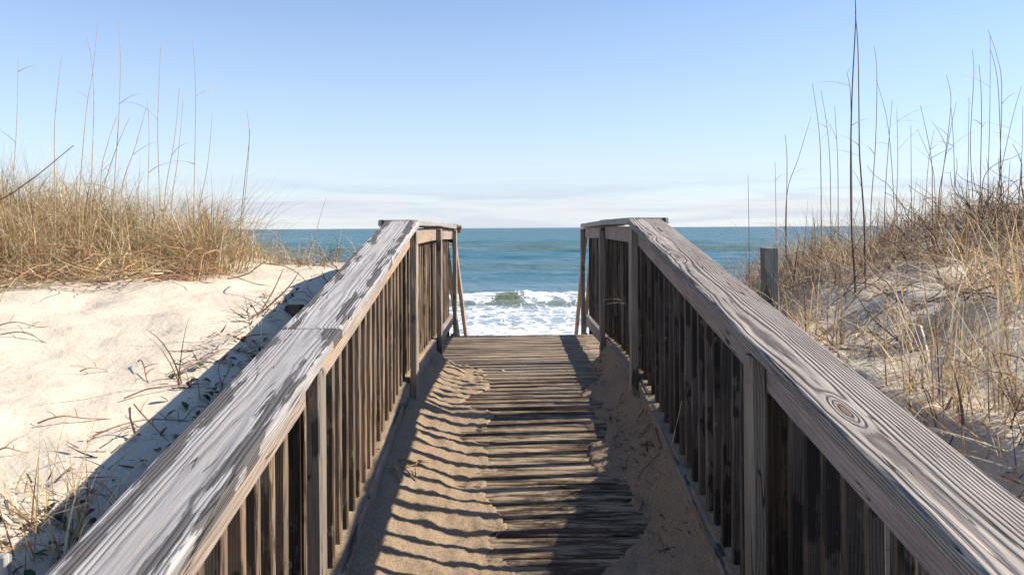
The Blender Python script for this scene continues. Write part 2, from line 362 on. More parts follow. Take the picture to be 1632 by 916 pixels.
z2, d2, p2 = crest(205.0, 1.25, 4.0, 12.0, 80, .022)
z3, d3, p3 = crest(290.0, 1.0, 6.0, 16.0, 90, .016)
z4, d4, p4 = crest(118.0, .42, 2.5, 8.0, 95, .035)
Z += z1 + z2 + z3 + z4
Z += (.20 * p1 * fbm(SX, SY, .9, 4, 101) + .10 * fbm(SX, SY, .35, 3, 102) * sm(SY, 64, 56))
foam = .585 * sm(SY, 62.5, 57) + .06 * sm(SY, 50, 40) - .10 * sm(SY, 70, 64) * 0
brk = .5 + fbm(SX, SX * 0 + 2, .16, 3, 75) + .34 * sm(SX, -.5, 2.5) - .04                      # how far each stretch of the breaker has broken
foam = np.maximum(foam, .92 * p1 ** .6 * (d1 < 1.2) * (d1 > -3.2) * sm(brk, .34, .60))
foam = np.maximum(foam, .66 * np.exp(-((d1 - .1) / .6) ** 2))
foam = np.maximum(foam, .44 * np.exp(-((d2 + 1) / 2.0) ** 2) * sm(vnoise(SX / 14., SX * 0, 79), .0, .3))
green = np.clip(1.0 * np.exp(-((d1 + .9) / 1.3) ** 2) + .55 * np.exp(-((d2 + 4) / 4.5) ** 2) + .4 * np.exp(-((d3 + 6) / 7) ** 2) + .35 * np.exp(-((d4 + 2.5) / 2.5) ** 2), 0, 1) * .9
cols = np.stack([foam, green, foam * 0], -1).reshape(-1, 3)
sea = link(bpy.data.objects.new('sea', grid_mesh('sea', SX, SY, SEA + Z, M['sea'], cols)))
tag(sea, 'blue green sea with a breaking wave and foam', 'sea', kind='structure')

# ------------------------------------------------------------------ boards
def board_mesh(name, L, Wd, T, mat, nseg=1, ch=.004, jit=.0, taper=0.0, skew=(0, 0)):
    """A sawn board along local X from 0 to L, width on Y, thickness on Z, with worn corners."""
    hw, ht = Wd / 2, T / 2
    pr = [(hw, -ht + ch), (hw, ht - ch), (hw - ch * .35, ht - ch * .35), (hw - ch, ht), (-hw + ch, ht), (-hw + ch * .35, ht - ch * .35), (-hw, ht - ch), (-hw, -ht + ch),
          (-hw + ch * .35, -ht + ch * .35), (-hw + ch, -ht), (hw - ch, -ht), (hw - ch * .35, -ht + ch * .35)]
    k = len(pr); xs = np.linspace(0, L, nseg + 1)
    xs = np.concatenate([[0], [min(.004, L * .1)], xs[1:-1], [L - min(.004, L * .1)], [L]]) if nseg >= 1 else xs
    n = len(xs); o = random.random() * 90
    v = []
    for i, x in enumerate(xs):
        e = 1 - (.0025 / min(hw, ht) if i in (0, n - 1) else 0)
        sh = 1 - taper * (x / L)
        for j, (a, b) in enumerate(pr):
            ja = jit * 2 * float(vnoise(x * 3.1 + o, j * 5.3 + 1, 3)) + jit * 1.4 * float(vnoise(x * 14 + o, j * 5.3 + 2, 4)) if jit else 0
            jb = jit * 1.2 * float(vnoise(x * 4 + o, j * 3.7 + 9, 5)) + jit * .5 * float(vnoise(x * 21 + o, j * 3.7 + 19, 6)) if jit else 0
            xx = x + (skew[0] * b / T if i <= 1 else 0) + (skew[1] * b / T if i >= n - 2 else 0)
            v.append((xx, a * e * sh + ja, b * e * sh + jb))
    f = []
    for i in range(n - 1):
        for j in range(k):
            f.append((i * k + j, (i + 1) * k + j, (i + 1) * k + (j + 1) % k, i * k + (j + 1) % k))
    f.append(tuple(range(k))); f.append(tuple((n - 1) * k + j for j in range(k - 1, -1, -1)))
    me = bpy.data.meshes.new(name); me.from_pydata(v, [], [q[::-1] for q in f]); me.materials.append(mat); me.update()
    return me
def place(name, me, p0, p1, up, parent=None):
    """Object whose local X runs p0->p1 and whose local Z (thickness) is nearest to up."""
    p0 = Vector(p0); d = (Vector(p1) - p0).normalized(); up = Vector(up)
    y = up.cross(d).normalized(); z = d.cross(y).normalized()
    mw = Matrix((( d.x, y.x, z.x, p0.x), (d.y, y.y, z.y, p0.y), (d.z, y.z, z.z, p0.z), (0, 0, 0, 1)))
    o = bpy.data.objects.new(name, me); link(o, parent)
    o.matrix_basis = mw if parent is None else parent_world(parent).inverted() @ mw
    return o
WORLD = {}
def parent_world(p):
    m = p.matrix_basis.copy(); q = p.parent
    while q is not None: m = q.matrix_basis @ m; q = q.parent
    return m
def board(name, p0, p1, Wd, T, up, mat, parent=None, **kw):
    L = (Vector(p1) - Vector(p0)).length
    return place(name, board_mesh(name, L, Wd, T, mat, **kw), p0, p1, up, parent)
def empty(name, loc, parent=None):
    o = bpy.data.objects.new(name, None); link(o, parent); o.empty_display_size = .1
    o.matrix_basis = Matrix.Translation(Vector(loc)) if parent is None else parent_world(parent).inverted() @ Matrix.Translation(Vector(loc))
    return o

walk = empty('boardwalk', (CX, 4.6, -1.2))
tag(walk, 'weathered timber boardwalk with balustrades ramping up over the dune to the sea', 'boardwalk')

# deck planks
pv = {}
for kind in ('plank_dark', 'plank_pale'):
    pv[kind] = [board_mesh('deck_plank', 1.42, .136, .038, M[kind], nseg=12, ch=.006, jit=.0012) for _ in range(5)]
pitch = .1475; th = math.atan(.165)
k = 0; s = 4.55
while s > -2.6:
    y0 = s - pitch * math.cos(th) / 2
    zz = float(deckz(y0)) - .019 + random.uniform(-.003, .003)
    xo = random.uniform(-.012, .012); dz = random.uniform(-.004, .004); yw = random.uniform(-.004, .004)
    place('deck_plank', pv['plank_dark'][k % 5], (CX - .71 + xo, y0 - yw, zz - dz), (CX + .71 + xo, y0 + yw, zz + dz),
          (random.uniform(-.01, .01), -math.sin(th) + random.uniform(-.02, .02), math.cos(th)), walk)
    s -= pitch * math.cos(th); k += 1
s = 4.56
while s + pitch < YEND + .06:
    y0 = s + pitch / 2; zz = -1.03 - .019 + random.uniform(-.003, .003); dz = random.uniform(-.003, .003); xo = random.uniform(-.01, .01)
    place('deck_plank', pv['plank_dark' if y0 < 5.5 else 'plank_pale'][k % 5], (CX - .71 + xo, y0, zz - dz), (CX + .71 + xo, y0, zz + dz), (0, random.uniform(-.025, .025), 1), walk)
    s += pitch; k += 1
for sx in (-1, 1):
    X = CX + sx * .55
    board('stringer', (X, -2.6, float(deckz(-2.6)) - .155), (X, 4.56, float(deckz(4.56)) - .155), .038, .20, (0, 0, 1), M['pile'], walk)
    board('stringer', (X, 4.57, -1.19), (X, YEND, -1.19), .038, .22, (0, 0, 1), M['pile'], walk)

# railings: uprights inside, rails behind them, balusters and piles behind the rails, a wide cap on top
CAPT = .038
def railing(sx, slope, ztop):
    rail = empty('railing', (CX + sx * .66, 4.5, -1.0), walk)
    warm = sx < 0
    ct = lambda Y: ztop - slope * (YP1 + .06 - Y) if Y < YP1 + .06 else ztop - .0 - max(0, Y - YP2) * .010
    X = lambda d: CX + sx * d
    tn = math.atan(slope); upv = (0, -math.sin(tn), math.cos(tn))
    mcap = M['cap_pale'] if warm else M['cap_grain']
    def cap(ya, yb, di, do, m, n, lift=0.0, jit=.0022):
        za, zb = ct(ya) - CAPT / 2 + lift, ct(yb - 1e-4) - CAPT / 2 + lift
        board('cap_board', (X((di + do) / 2), ya, za), (X((di + do) / 2), yb, zb), do - di, CAPT, (0, 0, 1), m, rail, nseg=n, ch=.008, jit=jit)
    if warm:
        cap(2.486, YP1 + .055, .597, .787, mcap, 60); cap(-2.3, 2.4845, .598, .789, mcap, 110, -.001)
    else:
        cap(-2.3, YP1 + .055, .597, .787, mcap, 160)
    cap(YP1 + .058, YP2 + .02, .600, .832, M['cap_pale'], 12, .004); cap(YP2 + .023, YP3 + .03, .600, .80, M['cap_pale'], 12)
    mr = M['rail_warm'] if warm else M['rail_grey']
    posts = [-2.25, YPM, YP0, YP1, YP2, YP3]
    # top and bottom rails between post positions
    for a, b in zip(posts[:-1], posts[1:]):
        ya, yb = a + .002, b - .002
        za, zb = ct(ya) - CAPT - .050, ct(yb) - CAPT - .050
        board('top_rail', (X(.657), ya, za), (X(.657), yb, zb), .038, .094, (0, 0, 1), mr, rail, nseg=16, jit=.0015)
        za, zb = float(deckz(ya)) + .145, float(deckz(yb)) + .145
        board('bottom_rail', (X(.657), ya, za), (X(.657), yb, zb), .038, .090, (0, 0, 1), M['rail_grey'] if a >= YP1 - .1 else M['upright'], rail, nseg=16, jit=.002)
    for Y in posts:
        top = ct(Y) - CAPT - .004; bot = float(deckz(Y)) - .25
        tilt = random.uniform(-.004, .004)
        board('upright', (X(.619), Y, bot), (X(.619) + tilt, Y, top - .008), .089, .037, (sx, 0, 0), M['upright'], rail, nseg=14, jit=.0015)
        w_ = .089 if Y > 3 else .10
        board('pile', (X(.6785 + w_ / 2), Y + .005, bot - .6), (X(.6785 + w_ / 2), Y + .005, top - .004), w_, w_, (sx, 0, 0), M['pile'], rail, nseg=10, ch=.008, jit=.002)
    bv = [board_mesh('baluster', 1.0, .037, .037, M['baluster' if warm else 'baluster_mould_shade'], nseg=8, ch=.0035, jit=.0013) for _ in range(6)]
    for a, b in zip(posts[:-1], posts[1:]):
        n = int(round((b - a - .09) / .118)); st_ = (b - a - .09) / n
        for i in range(n):
            Y = a + .045 + st_ * (i + .5) + random.uniform(-.006, .006)
            if abs(Y - a) < .075 or abs(Y - b) < .075: continue
            bot = float(deckz(Y)) + .085 + random.uniform(-.02, .01); top = ct(Y) - CAPT - .012 - slope * .02
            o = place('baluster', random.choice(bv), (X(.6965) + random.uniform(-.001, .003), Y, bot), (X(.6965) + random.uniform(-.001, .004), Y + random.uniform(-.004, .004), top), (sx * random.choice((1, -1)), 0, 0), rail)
            o.scale = (top - bot, 1, 1)
    return rail
railing(-1, .171, .046); railing(1, .158, .051)

# steps down to the beach with their handrails
sl_ = .69
for i in range(16):
    Y = YEND + .14 + .27 * i; z = -1.03 - .186 * (i + 1) - .019
    board('stair_tread', (CX - .62, Y, z), (CX + .62, Y, z), .26, .038, (0, 0, 1), M['plank_pale'], walk, nseg=3, jit=.002)
def stair_rail(pa, pb, wd, tk, m, name='stair_handrail'):
    return board(name, pa, pb, tk, wd, (0, 0, 1), m, walk, nseg=20, jit=.002)
EY = 11.4
for sx, xa, xb in ((-1, -.575, -.530), (1, .715, .800)):
    stair_rail((xa, 7.72, -.02), (xb, EY, -.02 - .72 * (EY - 7.72)), .089, .038, M['rail_warm'])
    xo = xa + sx * .075; xo2 = xb + sx * .105
    stair_rail((xo, 7.72, -.08), (xo2, EY, -.08 - .72 * (EY - 7.72)), .089, .038, M['upright'])
    board('stair_stringer', (CX + sx * .645, 7.66, -1.12), (CX + sx * .645, EY + .6, -1.12 - sl_ * (EY + .6 - 7.66)), .038, .24, (0, 0, 1), M['pile'], walk, nseg=4)
    for yy in (EY - .1,):
        xm = (xb + xo2) / 2
        board('stair_post', (xm, yy, H(xm, yy) - .4), (xm, yy, -.08 - .72 * (yy - 7.72)), .089, .089, (1, 0, 0), M['pile'], walk, nseg=4)
# mossy end of the handrail at the stair head
board('mossy_rail_end', (-.655, 7.79, .012), (-.508, 7.83, -.012), .10, .075, (0, 0, 1), M['mossy'], walk, nseg=6, ch=.015, jit=.006)
board('mossy_rail_end', (-.615, 7.79, -.085), (-.545, 7.80, -.085), .08, .11, (0, 0, 1), M['pile'], walk, nseg=2, ch=.006, jit=.003)

# ------------------------------------------------------------------ stakes and driftwood beside the walk
def stake(name, p, top, wd, tk, mat, label, cat, lean=(0, 0), taper=0):
    o = board(name, (p[0], p[1], H(p[0], p[1]) - .35), (p[0] + lean[0], p[1] + lean[1], top), wd, tk, (0, -1, 0), mat, None, nseg=14, ch=.006, jit=.003, taper=taper)
    return tag(o, label, cat)
a = at(1228, 397, 4.75)
stake('wooden_stake', (a.x, a.y), a.z, .086, .09, M['stake'], 'tall square grey-green stake standing in the grassy dune', 'stake', (-.008, 0))
a = at(469, 484, 3.9)
stake('wooden_stake', (a.x, a.y), a.z, .080, .07, M['pile'], 'short dark stake end poking from shaded sand behind the railing', 'stake', (.0, 0))
a = at(489, 487, 3.97)
stake('wooden_stake', (a.x, a.y), a.z, .03, .06, M['pile'], 'thin dark stake end beside the short thick one behind the railing', 'stake')
a = at(10, 878, 1.62)
stake('driftwood_stick', (a.x, a.y), a.z, .030, .026, M['bleached'], 'bleached pale driftwood stick upright in the shaded sand', 'driftwood', (-.012, 0), .15)

# ------------------------------------------------------------------ grass, stalks, twigs
STRAW = np.array([(.64, .46, .235), (.75, .585, .34), (.56, .365, .155), (.46, .28, .12), (.62, .46, .23), (.82, .69, .48), (.36, .20, .10), (.46, .37, .18)])
def blades(base, length, width, azim, tilt, curl, col, nseg=6, kink=0.0):
    """Ribbon blades: arrays of N; returns verts, quads, colours."""
    n = len(length); t = np.linspace(0, 1, nseg + 1)
    ang = tilt[:, None] + curl[:, None] * t[None] ** 1.4
    if kink is not 0.0: ang = ang + kink[:, None] * (t[None] > .55)
    seg = (length / nseg)[:, None]
    am = (ang[:, 1:] + ang[:, :-1]) / 2
    hr = np.concatenate([np.zeros((n, 1)), np.cumsum(np.sin(am) * seg, 1)], 1)
    vz = np.concatenate([np.zeros((n, 1)), np.cumsum(np.cos(am) * seg, 1)], 1)
    sway = rng.normal(0, .03, (n, 1)) * length[:, None] * t[None] ** 2
    ca, sa = np.cos(azim)[:, None], np.sin(azim)[:, None]
    px = base[:, 0:1] + hr * ca - sway * sa; py = base[:, 1:2] + hr * sa + sway * ca; pz = base[:, 2:3] + vz
    wv = width[:, None] * np.clip(1.05 - t[None] ** 1.6, .10, 1) / 2
    tw = rng.uniform(-1.2, 1.2, (n, 1)); ch_, sh_ = np.cos(tw), np.sin(tw)
    wx = -sa * ch_; wy = ca * ch_; wz = sh_ * .8
    Lf = np.stack([px - wx * wv, py - wy * wv, pz - wz * wv], -1); Rt = np.stack([px + wx * wv, py + wy * wv, pz + wz * wv], -1)
    v = np.stack([Lf, Rt], 2).reshape(n, -1, 3)
    k = 2 * (nseg + 1)
    q0 = np.array([[2 * i, 2 * i + 1, 2 * i + 3, 2 * i + 2] for i in range(nseg)])
    q = (q0[None] + (np.arange(n) * k)[:, None, None]).reshape(-1, 4)
    cc = np.repeat(col[:, None, :], k, 1).reshape(-1, 3)
    return v.reshape(-1, 3), q, cc
def merge(parts):
    off = 0; V = []; Q = []; K = []
    for v, q, c in parts:
        V.append(v); Q.append(q + off); K.append(c); off += len(v)
    return np.concatenate(V), np.concatenate(Q), np.concatenate(K)
def tube(pts, r0, r1, col, sides=4):
    pts = np.asarray(pts, float); n = len(pts)
    tg = np.gradient(pts, axis=0); tg /= np.linalg.norm(tg, axis=1)[:, None] + 1e-9
    ref = np.array([.31, .9, .2]); u = np.cross(tg, ref); u /= np.linalg.norm(u, axis=1)[:, None] + 1e-9
    w_ = np.cross(tg, u); rr = np.linspace(r0, r1, n)[:, None]
    rings = [pts + rr * (math.cos(2 * math.pi * k / sides) * u + math.sin(2 * math.pi * k / sides) * w_) for k in range(sides)]
    v = np.stack(rings, 1).reshape(-1, 3)
    q = [[i * sides + k, i * sides + (k + 1) % sides, (i + 1) * sides + (k + 1) % sides, (i + 1) * sides + k] for i in range(n - 1) for k in range(sides)]
    return v, np.array(q), np.repeat(np.array([col]), len(v), 0)
def obj_from(name, parts, mat, parent=None, smooth=True):
    v, q, c = merge(parts) if isinstance(parts, list) else parts
    o = bpy.data.objects.new(name, mesh_np(name, v, q, mat, smooth, c)); return link(o, parent)
def spline(pts, n=24):
    pts = np.asarray(pts, float); m = len(pts)
    if m == 2: pts = np.array([pts[0], (pts[0] + pts[1]) / 2, pts[1]]); m = 3
    t = np.linspace(0, m - 1 - 1e-6, n); i = t.astype(int); f = (t - i)[:, None]
    P = lambda k: pts[np.clip(k, 0, m - 1)]
    a, b, c, d = P(i - 1), P(i), P(i + 1), P(i + 2)
    return .5 * ((2 * b) + (-a + c) * f + (2 * a - 5 * b + 4 * c - d) * f ** 2 + (-a + 3 * b - 3 * c + d) * f ** 3)

def straw_cols(n, pal=None, w_=None):
    pal = STRAW if pal is None else pal
    i = rng.choice(len(pal), n, p=w_); return pal[i] * rng.uniform(.75, 1.2, (n, 1))
def clumps(centres, per, rad_, lmin, lmax, wd, wind=0.0, tilt=.28, curl=.7, pal=None, w_=None):
    parts = []
    for (x, y, sc) in centres:
        n = max(4, int(per * sc * rng.uniform(.7, 1.3)))
        rr = rad_ * sc * np.sqrt(rng.uniform(0, 1, n)); aa = rng.uniform(0, 2 * math.pi, n)
        bx, by = x + rr * np.cos(aa), y + rr * np.sin(aa)
        bz = terrain(bx, by) - .02
        L = rng.uniform(lmin, lmax, n) * (.65 + .35 * sc)
        la = rng.uniform(0, 6.283); lw = rng.uniform(0, .8)
        az_ = np.where(rng.uniform(0, 1, n) < lw, la + rng.normal(0, .5, n), aa + rng.normal(0, .7, n))
        wide = np.where(rng.uniform(0, 1, n) < .12, 1.9, 1.0); cm_ = rng.uniform(.72, 1.15)
        ti = np.abs(rng.normal(0, tilt, n)) + .25 * rr / max(rad_, .01) * tilt
        cu = np.abs(rng.normal(curl * .5, curl * .6, n))
        kink = np.where(rng.uniform(0, 1, n) < .2, rng.uniform(.5, 2.2, n), 0)
        parts.append(blades(np.stack([bx, by, bz], -1), L, wd * wide * rng.uniform(.6, 1.3, n), az_, ti, cu, straw_cols(n, pal, w_) * cm_, kink=kink))
    return parts
def litter(xs, ys, L, wd, pal=None, lift=.01, w_=None):
    n = len(xs); bz = terrain(xs, ys) + rng.uniform(0, lift, n)
    return blades(np.stack([xs, ys, bz], -1), L, wd * rng.uniform(.6, 1.4, n), rng.uniform(0, 6.283, n), rng.uniform(1.0, 1.6, n), rng.uniform(-.5, .5, n), straw_cols(n, pal, w_), nseg=4)
def scatter_px(n, x0, x1, y0, y1, Y):
    pass

# grass mass on the bare-sand side
cs = []
while len(cs) < 330:
    y = rng.uniform(4.35, 7.0); x = -rng.uniform(1.5, 6.0)
    px = HX + FPX * x / y
    lim = 340 if y < 5.2 else 365
    if px > lim or px < -160: continue
    if y < 4.6 + .35 * float(vnoise(x * 2.0, 0, 44)) + (.5 if -2.3 < x else 0): continue
    cs.append((x, y, np.clip(.85 + 1.1 * float(vnoise(x * 1.7, y * 1.7, 55)) + rng.uniform(-.15, .15), .4, 1.3)))
parts = clumps(cs, 46, .13, .26, .80, .0048, tilt=.44, curl=1.35)
xs = -rng.uniform(1.9, 5.2, 2600); ys = rng.uniform(4.25, 6.2, 2600); k_ = (HX + FPX * xs / ys < 330)
parts.append(litter(xs[k_], ys[k_], rng.uniform(.08, .35, k_.sum()), .006, lift=.10))
g = obj_from('beach_grass', parts, M['grass']); tag(g, 'dense mass of golden dry beach grass on the bare sand dune', 'grass', kind='stuff')
# fringe along the crest, towards the walk
cs = []
while len(cs) < 95:
    y = rng.uniform(5.9, 7.4); px = rng.uniform(340, 590); x = (px - HX) / FPX * y
    if px > 480 and rng.uniform() < .35: continue
    cs.append((x, y, rng.uniform(.35, .8) * (1.0 if px < 500 else .75)))
parts = clumps(cs, 26, .10, .18, .46, .0045, tilt=.4, curl=1.2)
g = obj_from('beach_grass', parts, M['grass']); tag(g, 'thin fringe of dry grass along the dune crest before the sea', 'grass', kind='stuff')
# grass on the stake side
DARK = np.array([(.46, .31, .17), (.60, .46, .29), (.30, .16, .10), (.20, .10, .075), (.74, .61, .43), (.56, .36, .13)])
cs = []
while len(cs) < 400:
    y = rng.uniform(1.8, 8.2); px = rng.uniform(1060, 1760); x = (px - HX) / FPX * y
    if x < 1.06: continue
    d = .30
    if y < 3.3: d = .55
    if 3.3 < y < 4.8: d = .22
    if y > 4.8: d = .75
    if y > 6.0: d = 1.0
    if px < 1290 and y > 4.2: d = 1.3
    if y > 6.3 and px < 1120: d = .25
    if y < 4.8 and 1330 < px < 1520 and y > 3.6: d = .12
    d *= .6 + 1.0 * (float(vnoise(x * 1.6, y * 1.6, 47)) + .5)
    if rng.uniform() > d: continue
    cs.append((x, y, rng.uniform(.5, 1.1) * (1.0 if y > 4 else .8)))
parts = clumps([c for c in cs if c[1] > 4.6], 26, .16, .22, .58, .0042, tilt=.55, curl=1.2, pal=DARK) + clumps([c for c in cs if c[1] <= 4.6], 22, .14, .16, .46, .0040, tilt=.75, curl=1.3, pal=DARK)
n = 12000; ys = rng.uniform(1.6, 7.4, n) ; xs = rng.uniform(1.0, 5.2, n); k_ = (xs / ys > .22) & (xs / ys < .78)
k_ &= (vnoise(xs * 1.3, ys * 1.3, 49) > -.22)
parts.append(litter(xs[k_], ys[k_], rng.uniform(.06, .32, k_.sum()), .0045, DARK, lift=.05))
g = obj_from('beach_grass', parts, M['grass']); tag(g, 'thin tangled straw grass spread over the dune around the tall stake', 'grass', kind='stuff')

# single tussocks that stand apart
def tussock(x, y, sc, per, lmin, lmax, label, group=None, pal=None, tilt=.35, curl=.9, rad_=.09):
    o = obj_from('grass_tussock', clumps([(x, y, sc)], per, rad_, lmin, lmax, .0042, tilt=tilt, curl=curl, pal=pal), M['grass'])
    return tag(o, label, 'grass', group)
for (px, py, Y, sc) in ((1500, 690, 2.35, .9), (1560, 650, 2.5, 1.0), (1590, 560, 3.0, 1.1), (1470, 580, 3.05, 1.0), (1620, 700, 2.2, .9), (1440, 640, 2.6, .7), (1540, 520, 3.5, 1.1), (1610, 480, 3.9, 1.1), (1330, 560, 3.3, .6), (1290, 540, 3.6, .7)):
    a = at(px, py, Y)
    tussock(max(a.x, 1.05), a.y, sc, 34, .22, .55, 'golden straw tussock rising from shaded sand close beside the grained cap board', 'tussocks beside the grained cap board', pal=STRAW[[0, 1, 2, 4, 5, 6]])
a = at(80, 800, 1.85)
for k_, (dx, dy) in enumerate(((0, 0), (-.06, .12), (.05, .05))):
    tussock(a.x + dx, a.y + dy, 1.0, 85, .14, .38, 'sprawling golden tussock half in the shadow of the pale cap board', 'tussocks at the edge of the railing shadow', tilt=1.1, curl=.8)
a = at(430, 555, 3.3)
tussock(a.x - .06, a.y, .7, 12, .15, .45, 'sparse pale tussock at the shadow edge next to the short dark stake', tilt=.5, curl=.8)
a = at(300, 585, 2.9)
tussock(a.x, a.y, .6, 9, .18, .5, 'few fine hair-like grass blades on the open bare sand', tilt=.5, curl=.8)
a = at(20, 700, 2.1)
tussock(a.x, a.y, .6, 10, .15, .4, 'few thin blades on sand beyond the sprawling golden tussock', tilt=.9, curl=.7)

# tall stalks: pixel polylines (top to base) read at a depth, ending on the dune
def stalk(px, Y, r, col, label, group=None, leaves=1, dy=0.0):
    pts = [at(x, y, Y + dy * k / len(px)) for k, (x, y) in enumerate(px)]
    b = pts[-1]; gz = H(b.x, b.y) - .05
    if gz < b.z: pts.append(Vector((b.x + (b.x - pts[-2].x) * .1, b.y, gz)))
    o = obj_from('grass_stalk', tube(spline(pts, 30), r * .35, r, col), M['stem'])
    tag(o, label, 'stalk', group)
    for _ in range(leaves):
        f = random.uniform(.25, .7); i = int(f * (len(pts) - 1)); p = pts[i].lerp(pts[min(i + 1, len(pts) - 1)], random.random())
        aa = random.choice((0, math.pi)) + random.uniform(-.7, .7)
        lf = obj_from('leaf', blades(np.array([p]), np.array([random.uniform(.12, .32)]), np.array([.006]), np.array([aa]), np.array([random.uniform(.5, 1.2)]), np.array([random.uniform(.3, 1.2)]), np.array([(.55, .45, .32)]), nseg=8), M['grass'], o)
    return o
TAN = (.42, .30, .17); PUR = (.165, .105, .085)
def zl(pts, ox, oy, s): return [(ox + x * s, oy + y * s) for x, y in pts]
LEFT = [[(85, 165), (75, 480), (45, 890)], [(278, 150), (258, 310), (243, 500), (245, 800)], [(437, 10), (415, 220), (385, 400), (352, 800)], [(390, 70), (412, 200), (418, 400), (402, 820)],
        [(526, 0), (537, 150), (530, 400), (505, 780)], [(715, 110), (705, 340), (700, 500), (707, 800)], [(857, 85), (869, 330), (858, 840)], [(650, 385), (600, 560), (540, 760)],
        [(578, 425), (530, 530), (470, 700), (440, 850)], [(655, 355), (662, 520), (655, 780)], [(797, 300), (775, 520), (730, 790)], [(813, 350), (790, 600), (760, 820)],
        [(943, 410), (920, 640), (880, 860)], [(1095, 400), (1105, 520), (1085, 700), (1065, 900)], [(1108, 480), (1098, 650), (1072, 910)], [(520, 420), (480, 540), (448, 700)]]
for i, p in enumerate(LEFT):
    stalk(zl(p, 0, 30, .3603), [5.2, 5.0, 4.9, 5.0, 5.1, 5.2, 5.3, 5.0, 5.1, 5.5, 5.4, 5.5, 5.6, 6.2, 6.2, 5.2][i], .0042, TAN,
          'tall thin tan stalk rising from the golden grass mass on the bare sand dune', 'tall stalks above the golden grass mass', leaves=(1 if i % 2 else 2))
stalk([(118, 228), (60, 275), (25, 300), (-30, 345)], 4.7, .0065, (.26, .17, .11), 'thick dark stalk leaning steeply across the golden grass mass', leaves=0)
stalk([(520, 315), (510, 345), (500, 395)], 7.0, .004, TAN, 'lone thin stalk on the dune crest in front of the sea', leaves=0)
RIGHT = [[(322, 295), (348, 480), (357, 640), (358, 930)], [(360, 325), (385, 480), (398, 650), (400, 930)], [(420, 395), (432, 640), (433, 930)], [(595, 130), (608, 250), (600, 560), (578, 860)],
         [(605, 280), (655, 480), (680, 820)], [(675, 370), (655, 600), (640, 820)], [(915, 260), (935, 380), (905, 640), (880, 800)], [(958, 380), (925, 540), (890, 760)],
         [(935, 400), (945, 560), (950, 800)], [(1030, 150), (1037, 260), (1020, 560), (1032, 860)], [(1060, 215), (1070, 400), (1062, 780)], [(1110, 90), (1107, 400), (1095, 800)],
         [(1100, 60), (1140, 180), (1160, 330), (1145, 780)], [(1112, 150), (1145, 330), (1158, 860)], [(1248, 310), (1200, 480), (1130, 820)], [(1252, 400), (1248, 600), (1228, 860)],
         [(200, 520), (208, 640), (203, 930)], [(315, 440), (260, 620), (205, 800)], [(695, 405), (698, 640), (690, 860)], [(757, 480), (757, 860)],
         [(800, 395), (845, 620), (850, 800)], [(785, 500), (850, 660), (862, 820)], [(1015, 360), (1010, 640), (1000, 820)], [(1195, 640), (1180, 860)],
         [(155, 640), (158, 900)], [(35, 700), (38, 940)], [(475, 250), (490, 340), (494, 640)], [(860, 500), (835, 640), (820, 840)]]
for i, p in enumerate(RIGHT):
    stalk(zl(p, 1180, 30, .3602), 5.2 + 1.6 * ((i * 37) % 10) / 10, .0036, PUR if i % 3 else (.25, .17, .12),
          'tall thin purple-brown stalk rising from the straw dune around the tall stake', 'tall stalks above the dune around the stake', leaves=1 if i % 2 else 2)
stalk(zl([(512, -95), (515, 20), (497, 350), (490, 640), (492, 916), (505, 1160)], 1180, 30, .3602), 4.6, .0068, (.13, .08, .068), 'tallest thick dark reed stem, straight, on the dune behind the stake', leaves=2)
stalk(zl([(514, -20), (525, 150), (528, 500), (530, 620), (548, 900), (552, 1150)], 1180, 30, .3602), 4.65, .0062, (.14, .088, .07), 'thick dark reed stem with curling leaves beside the tallest one', leaves=3)

# creepers and brambles
def wander(x, y, n, step, a0, turn, lift=0.02, arch=0.0):
    pts = []; a_ = a0
    for i in range(n):
        z = H(x, y) + lift + arch * math.sin(math.pi * i / (n - 1)) + random.uniform(-.006, .006)
        pts.append((x, y, z)); a_ += random.uniform(-turn, turn); x += step * math.cos(a_); y += step * math.sin(a_)
    return spline(pts, n * 3)
RED = [(.30, .13, .07), (.36, .18, .09), (.22, .10, .06), (.42, .26, .14)]
parts = []
for i in range(26):
    px = random.uniform(-20, 370); Y = random.uniform(4.4, 4.85); x = (px - HX) / FPX * Y
    parts.append(tube(wander(x, Y, random.randint(8, 16), .06, random.choice((0, math.pi)) + random.uniform(-.5, .5), .6, random.uniform(.01, .10), random.choice((0, 0, .05, .12))), .004, .002, random.choice(RED)))
for i in range(12):
    px = random.uniform(-20, 360); Y = random.uniform(4.5, 5.4); x = (px - HX) / FPX * Y
    parts.append(tube(wander(x, Y, random.randint(8, 14), .06, random.uniform(0, 6.28), .7, .04, random.uniform(.05, .28)), .004, .002, random.choice(RED)))
g = obj_from('creeper', parts, M['stem']); tag(g, 'tangle of reddish brown creeper stems along the foot of the golden grass', 'creeper', kind='stuff')
def thicket(x, y, n, step, up):
    p = np.array([x, y, H(x, y)]); a_ = random.uniform(0, 6.28); e = random.uniform(*up); pts = [p.copy()]
    for i in range(n):
        p = p + step * np.array([math.cos(a_) * math.cos(e), math.sin(a_) * math.cos(e), math.sin(e)])
        p[2] = max(p[2], pts[0][2] - .04); pts.append(p.copy()); a_ += random.uniform(-.55, .55); e += random.uniform(-.5, .32)
    return spline(pts, n * 2)
parts = []
BR = [(.085, .048, .040), (.13, .075, .055), (.18, .11, .08), (.28, .19, .13)]
for i in range(900):
    px = random.uniform(1440, 1800); Y = random.uniform(4.7, 6.8); x = (px - HX) / FPX * Y
    if px < 1540 and random.random() < .65: continue
    parts.append(tube(thicket(x, Y, random.randint(5, 9), random.uniform(.03, .075), (-.1, 1.3)), .0042, .0016, random.choice(BR), 3))
g = obj_from('bramble', parts, M['stem']); tag(g, 'dark tangled bramble thicket on the high dune beyond the stake', 'bramble', kind='stuff')
